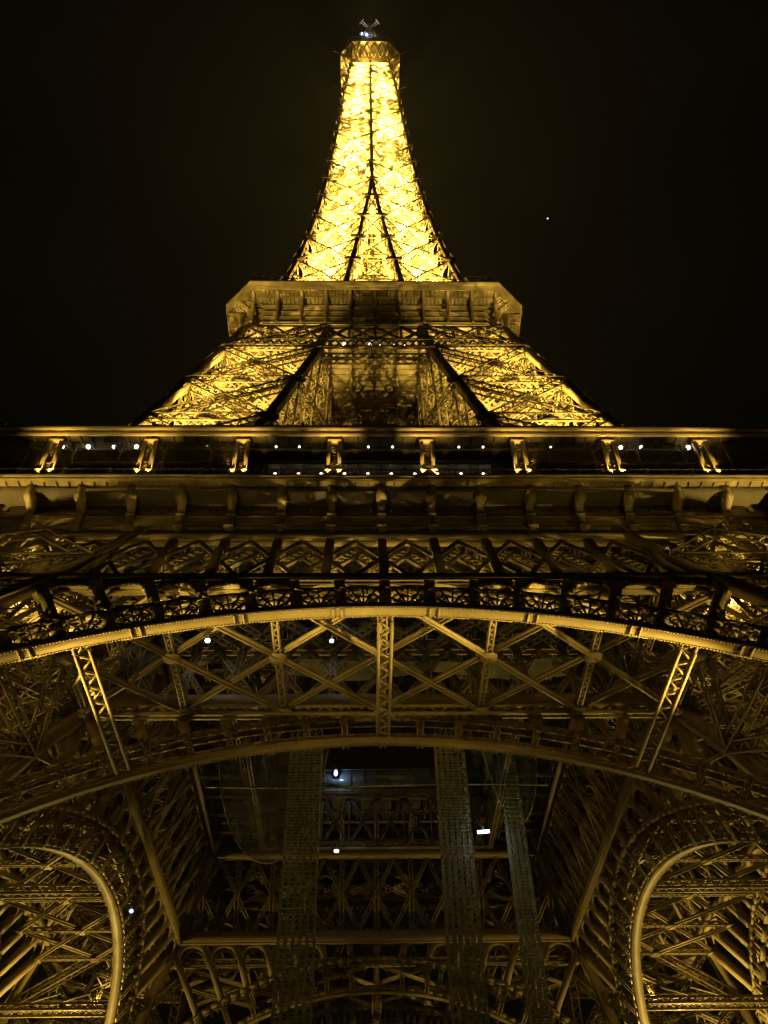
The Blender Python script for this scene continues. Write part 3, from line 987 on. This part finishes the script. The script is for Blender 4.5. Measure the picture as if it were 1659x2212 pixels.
for sx in (-0.75, 0.75):
    mb.lattice((sx, -0.3, 303), (sx, -0.3, 319.8), 0.75, 0.75, (0, 1, 0), 0.2, 0.14, 0.8)
    mb.bar((sx, -0.75, 303), (sx, -0.75, 319.6), 0.6, 0.08, (0, 1, 0))
mb.bar((0, 0, 303), (0, 0, 325), 0.5)
for sx in (-1, 1):
    for sy in (-1, 1):
        a = Vector((sx * 0.7, sy * 0.6, 319.5)); b = Vector((sx * 2.6, sy * 2.15, 319.5))
        e = Vector((sy * -sx * 0.28, 0.28, 0)) if sx * sy > 0 else Vector((0.28, 0.28, 0))
        e = Vector((-(b - a).y, (b - a).x, 0)).normalized()
        for o_ in (-0.28, 0.28):
            mb.bar(a + e * o_, b + e * o_, 0.24)
        mb.bar(b - e * 0.95, b + e * 0.95, 0.26)
mb.box((0, 0, 319.5), 1.9, 1.5, 0.6)
mb.build("antenna_mast", MAST, tower)

# ------------------------------------------------------------------ floodlights in the ironwork and added fill lamps
def rot4(x, y, k):
    for _ in range(k): x, y = -y, x
    return x, y


SP = 1.0
for i, z in enumerate(sp_levels[:-1]):
    h = wo(z)
    if z < 172:
        c = (wi(z) + wo(z)) / 2
        for k in range(4):
            x, y = rot4(-c, -c, k)
            f = 80000 if k in (0, 1) else 80000
            spot((x, y, z + 0.8), (x * 0.8, y * 0.8 + 1.0, z + 10), f * (1.0 if z > 117 else 0.8) * SP, 150)
    else:
        for sx in (-1, 1):
            sy = 1 if (i + sx) % 4 < 2 else -1
            spot((sx * h * 0.55, sy * h * 0.5, z + 0.7), (sx * h * 0.4, sy * h * 0.3, z + 8), (105000 + 900 * h * h) * SP, 155)
for i, z in enumerate(up_levels[:-1]):
    c = (wi(z) * 0.36 + wo(z) * 0.64)
    for k in range(4):
        x, y = rot4(-c, -c, k)
        f = (95000 if z < 62 else 28000) if k < 2 else 3000
        if z > 95: f *= 0.4
        spot((x, y, z + 1.0), (x * 0.97, y * 0.97, z + 10), f, 104)
for z, f, fb in ((5, 5000, 60000), (16, 4500, 8000), (28, 5500, 1500), (39, 15000, 1200), (47.6, 18000, 1200)):
    c = wi(z) * 0.45 + wo(z) * 0.55
    for k in range(4):
        x, y = rot4(-c, -c, k)
        spot((x, y, z + 1.0), (x * 0.94, y * 0.92, z + 10), f if k < 2 else fb, 108)
# arch soffits
for s in (-1, 1):
    spot((s * 29.0, -37.6, 20), (s * (8 if s > 0 else 11), -40.2, 38.9), 80000 if s > 0 else 62000, 36)
    spot((s * 30.5, -42.5, 22), (s * 21, -42.2, 34), 16000, 50)
    spot((s * 30.0, -41, 1.0), (s * 4, -33.0, 41), 900, 75)
    spot((s * 31.0, 27, 27.0), (s * 38.5, 2, 43), 18000, 100)
    spot((s * 38.0, 34, 4.0), (s * 33, 18, 38), 30000, 80)
for x, f in ((-18, 110), (-14.2, 120), (-10, 110), (-6.2, 130), (-2, 260), (2, 190), (6, 140), (10.2, 110), (14.1, 130), (18, 110)):
    spot((x, y_out(44.4) + 0.55, 44.4), (x, -31.5, 48.0), f * 4, 78)
spot((0, -30, 0.4), (2, 0, 38), 800, 42, (0.95, 0.9, 0.5))
# first floor projectors lighting the second floor soffit and the void; added fill marked below
for s in (-1, 1):
    spot((s * 23, -29.8, 64.5), (s * 13.0, -20.0, 114.5), 45000, 22, blend=0.6)
    spot((s * 26, -36.0, 64.5), (s * 12, -20.5, 115.6), 14000, 22, blend=0.9)
    spot((s * 12, -36.0, 64.5), (s * 5, -21.5, 117), 5000, 20, blend=0.9)
    spot((s * 32, -22.0, 64.5), (s * 20.5, -14.0, 114), 45000, 30, blend=0.6)
    spot((s * 15, -14.5, 60), (s * 3, -9, 113), 900, 50)
    spot((s * 40.5, -36.2, 45), (s * 27, -34.2, 56.9), 14000, 44, blend=0.6)
    spot((s * 47, -52, 2.0), (s * 31, -35.4, 60), 12000, 26, blend=0.9)  # added fill brightening the ends of the roof fascia
    spot((s * 26, -50, 20.0), (s * 14, -36.0, 63), 2600, 30, blend=0.9)  # added frontal fill on the gallery front
    for x, f in ((5, 130), (14.5, 230), (23.5, 520)):  # added fill lamps hung before the facade to lift the consoles
        spot((s * x, -41.6, 42.5), (s * x, -34.3, 57), f, 84, blend=0.8)
    spot((s * 24, -43.0, 7.0), (s * 5, -33.5, 42), 10000, 36, blend=0.8)  # added fill from low in front, brightens the crossed bracing
    spot((s * 6.0, 0, 266), (s * 7, -1, 274), 3500, 160)
    spot((0, s * 6.0, 266), (0, s * 7, 274), 3500, 160)
# post base lamps
for x in POST_X:
    for dx in (-0.47, 0.47):
        spot((x + dx, GY + 0.02, 57.95), (x + dx, GY + 0.3, 62), 1700, 50, (1.0, 0.62, 0.14), 0.06)
spot((0, -8.9, 284), (0, 0, 319), 30000, 30, (1.0, 0.86, 0.72))

# ------------------------------------------------------------------ scaffold shafts under the first floor
def shaft(x0, x1, y0, y1, ztop, label):
    r = bpy.data.objects.new("scaffold_shaft", None); COL.objects.link(r)
    r.location = ((x0 + x1) / 2, (y0 + y1) / 2, 0)
    hx, hy = (x1 - x0) / 2, (y1 - y0) / 2
    t = d = MB()
    nx = max(3, int(round((x1 - x0) / 0.6)))
    for i in range(nx + 1):
        for j in range(3):
            u = MB()
            u.bar((-hx + 2 * hx * i / nx, -hy + hy * j, 0.02), (-hx + 2 * hx * i / nx, -hy + hy * j, ztop), 0.11)
            u.build("upright", STEEL, r)
    z = 1.0
    k = 0
    while z < ztop - 0.6:
        for yy in (-hy, 0, hy):
            t.bar((-hx, yy - 0.09, z), (hx, yy - 0.09, z), 0.07)
        for xx in (-hx, hx):
            t.bar((xx, -hy, z), (xx, hy, z), 0.07)
        for i in range(nx):
            xa, xb = -hx + 2 * hx * i / nx, -hx + 2 * hx * (i + 1) / nx
            if (k + i) % 2: xa, xb = xb, xa
            d.bar((xa, -hy - 0.1, z), (xb, -hy - 0.1, z + 1.0), 0.055)
        d.bar((hx + 0.08, -hy if k % 2 else hy, z), (hx + 0.08, hy if k % 2 else -hy, z + 1.0), 0.055)
        z += 1.0; k += 1
    t.build("bracing", STEEL, r)
    tag(r, label, "scaffold", "scaffold shafts under the first floor")


shaft(-9.1, -5.9, -1.2, 1.2, 56.2, "grey green scaffold shaft standing alone beneath the left net")
shaft(6.1, 9.0, -1.2, 1.2, 56.2, "wide grey green scaffold shaft between the black opening and the thin shaft")
shaft(12.7, 14.3, -0.8, 0.8, 56.2, "thin scaffold shaft with ladder rungs, in front of the right net")

# nets slung under the floor
def net(x0, x1, y, ztop, sag, label):
    m = MB()
    nx, nz = 24, 12
    vs = []
    for i in range(nx + 1):
        u = i / nx
        zb = ztop - sag * math.sin(math.pi * u) ** 0.55
        for j in range(nz + 1):
            v = j / nz
            vs.append((x0 + (x1 - x0) * u + 0.12 * math.sin(7 * v + 3 * u), y + 0.6 * math.sin(3 * v + 2 * u) + 0.18 * math.sin(17 * u + 4 * v), ztop + (zb - ztop) * v))
    fs = []
    for i in range(nx):
        for j in range(nz):
            a = i * (nz + 1) + j
            fs.append((a, a + 1, a + nz + 2, a + nz + 1))
    m.poly(vs, fs)
    o = m.build("safety_net", NET)
    r = MB()
    for i in range(nx):
        a, b = Vector(vs[i * (nz + 1) + nz]), Vector(vs[(i + 1) * (nz + 1) + nz])
        r.bar(a, b, 0.12)
    r.build("edge_rope", STEEL, o)
    return tag(o, label, "net", "safety nets under the first floor")


net(-17.2, -5.2, 2.2, 56.2, 13.5, "wide pale net sagging in a deep curve behind the lone left shaft")
net(11.4, 17.2, 2.0, 56.2, 9.5, "narrow net hanging behind the thin scaffold shaft")
m = MB()
mv = []
for i in range(25):
    u = i / 24
    for j in range(4):
        mv.append((-8 + 25 * u, -20.8 + 0.75 * j, 50.1 + 0.25 * math.sin(9 * u + j) - 0.5 * math.sin(math.pi * ((u * 2) % 1))))
m.poly(mv, [(i * 4 + j, i * 4 + j + 1, i * 4 + j + 5, i * 4 + j + 4) for i in range(24) for j in range(3)])
tag(m.build("net_strip", NET), "long horizontal strip of grey netting strung behind the crossed bracing", "net strip")
m = MB()
pr = None
for i in range(21):
    p = Vector((-17.3 + 34.4 * i / 20, -1.4, 49.1 - 0.15 * math.sin(math.pi * i / 10)))
    if pr: m.bar(pr, p, 0.09)
    pr = p
tag(m.build("cable", STEEL), "thin pale cable strung level across all the scaffold shafts", "cable")

# ------------------------------------------------------------------ lamps
def globe(p, r, mat, label, group, power=0, color=(1, .86, .66), hang=0.35):
    e = bpy.data.objects.new("globe_lamp", None); COL.objects.link(e); e.location = p
    b = MB(); sphere(b, (0, 0, 0), r)
    b.build("bulb", mat, e)
    f = MB(); f.bar((0, 0, r * 0.8), (0, 0, r + hang), 0.06); f.bar((0, 0, r * 0.75), (0, 0, r * 1.15), r * 1.1)
    f.build("fitting", DARK, e)
    tag(e, label, "lamp", group)
    if power: glow((p[0], p[1] - r - 0.15, p[2] - 0.05), power, color)
    return e


def work_lamp(p, t, w, h, mat, label, power, color, group="work lamps under the first floor"):
    e = bpy.data.objects.new("work_lamp", None); COL.objects.link(e); e.location = p
    e.rotation_euler = (Vector(t) - Vector(p)).to_track_quat('Y', 'Z').to_euler()
    a = MB()
    if w > 1:
        a.box((0, 0.06, 0), w, 0.05, h)
    else:
        a.prism([(w * .55 * math.cos(q * math.pi / 8), 0.035, h * .55 * math.sin(q * math.pi / 8)) for q in range(16)], (0, 0.05, 0))
    a.build("lens", mat, e)
    c = MB(); c.box((0, -0.06, 0), w + 0.12, 0.18, h + 0.12); c.bar((0, -0.1, h / 2), (0, -0.1, h / 2 + 0.5), 0.08); c.build("housing", DARK, e)
    tag(e, label, "work lamp", group)
    if power: glow(Vector(p) + (Vector(t) - Vector(p)).normalized() * 0.4, power, color, 0.1)
    return e


ORD = ["first", "second", "third", "fourth", "fifth", "sixth", "seventh", "eighth", "ninth", "tenth"]
for i, x in enumerate((-9.3, -7.25, -5.2, -3.15, -1.1, 1.0, 3.1, 5.1, 7.2, 9.2)):
    globe((x, -31.2, 62.4), 0.15, BULB, f"{ORD[i]} globe from the left in the lower lamp row of the first floor gallery", "lower row of gallery globes")
big = ((-27.3, 0.15), (-25.1, 0.18), (-22.9, 0.15), (-21.0, 0.17), (20.9, 0.15), (22.7, 0.15), (26.8, 0.19))
lab = ["bright globe beside the leftmost pair of gallery posts, outer end of its group of four",
       "second bright globe of the four between the two leftmost gallery posts, the largest of them",
       "third bright globe of the four between the two leftmost gallery posts",
       "fourth bright globe, touching the second gallery post from the left",
       "bright globe just right of the second gallery post from the right",
       "bright globe in the middle of the bay left of the last gallery post",
       "largest bright globe, just left of the last gallery post on the right"]
for (x, r), l in zip(big, lab):
    globe((x, -34.3, 62.42), r, BULB, l, "bright gallery globes", hang=0.2)
for x, l in ((-15.0, "small dim globe alone in the third bay from the left, under the roof"), (-9.0, "small dim globe just right of the third gallery post, upper row"),
             (-7.0, "small dim globe in the middle of the fourth bay, upper row"), (-1.05, "small dim globe left of centre in the middle gallery bay, upper row"),
             (1.05, "small dim globe right of centre in the middle gallery bay, upper row"), (6.8, "small dim globe left of centre in the bay right of the middle bay, upper row"),
             (8.9, "small dim globe right of centre in the bay right of the middle bay, upper row"), (14.8, "small dim globe alone in the third bay from the right, under the roof")):
    globe((x, -34.3, 62.45), 0.09, BULB_S, l, "small gallery globes", hang=0.2)
for x, r, l in ((-4.0, 0.27, "largest white lamp of the row on the second floor lattice band, leftmost"), (-0.7, 0.22, "second white lamp from the left on the second floor band"),
                (0.5, 0.13, "tiny white lamp right beside the second lamp on the second floor band"), (2.5, 0.12, "fourth lamp from the left on the second floor band, tiny"),
                (3.8, 0.15, "rightmost small white lamp on the second floor band")):
    globe((x, -19.1, 102.7), r, BULB, l, "white lamps on the second floor band", 0)

WC = (0.82, 0.9, 1.0)
work_lamp((-14.6, -23.4, 50.0), CAM, 0.4, 0.34, COOL, "round white work lamp behind the crossed bracing, nearest the left leg", 60, WC)
work_lamp((-4.15, -23.3, 50.0), CAM, 0.32, 0.28, COOL, "white work lamp behind the crossed bracing, left of the central strut", 40, WC)
work_lamp((-4.8, 11.9, 58.6), CAM, 0.4, 0.7, BLUE, "tall bluish white lamp on the barrier of the black opening", 90, (0.55, 0.72, 1.0))
work_lamp((10.4, 0.6, 45.2), CAM, 1.2, 0.3, COOL, "flat bar shaped white lamp between the two right shafts", 80, WC)
work_lamp((-4.5, 11.8, 48.9), CAM, 0.5, 0.32, COOL, "white lamp on the truss below the black opening", 30, WC)
work_lamp((-20.2, -9.8, 33.2), CAM, 0.3, 0.28, BLUE, "small violet blue lamp beside the left side arch", 15, (0.4, 0.5, 1.0))
bl = [(-2.3, -8.2, 283.6, 0.35, "blue beacon on the top gallery roof, the higher of two"), (-1.0, -8.25, 282.4, 0.5, "brightest blue beacon on the top gallery roof, the lower of two")]
for x, y, z, s, l in bl:
    work_lamp((x, y, z), CAM, s * 1.7, s * 1.7, BLUE, l, 120, (0.4, 0.5, 1.0), "blue beacons on top of the tower")

# ------------------------------------------------------------------ one star
def ray(px, py, d):
    v = _F + _R2 * ((px - 829.5) / 1942.9) + _U2 * ((1106 - py) / 1942.9)
    return CAM + v.normalized() * d


m = MB(); sphere(m, (0, 0, 0), 1.9)
st = m.build("star", STARLIGHT); st.location = ray(1183, 472, 3000)
tag(st, "single small white star in the black sky right of the spire", "star")

# ------------------------------------------------------------------ night air
hm = bpy.data.materials.new("night_haze"); hm.use_nodes = True
hm.node_tree.nodes.clear()
ho = hm.node_tree.nodes.new("ShaderNodeOutputMaterial"); hv = hm.node_tree.nodes.new("ShaderNodeVolumePrincipled")
hv.inputs["Color"].default_value = (0.9, 0.88, 0.8, 1); hv.inputs["Density"].default_value = 0.00006; hv.inputs["Anisotropy"].default_value = 0.3
hm.node_tree.links.new(hv.outputs[0], ho.inputs["Volume"])
m = MB()
hx, hz0, hz1 = 950, -1.0, 332.0
m.poly([(-hx, -hx, hz0), (hx, -hx, hz0), (hx, hx, hz0), (-hx, hx, hz0), (-hx, -hx, hz1), (hx, -hx, hz1), (hx, hx, hz1), (-hx, hx, hz1)],
       [(0, 3, 2, 1), (4, 5, 6, 7), (0, 1, 5, 4), (1, 2, 6, 5), (2, 3, 7, 6), (3, 0, 4, 7)])
tag(m.build("haze", hm), kind="stuff", label="thin night haze lit gold by the tower")
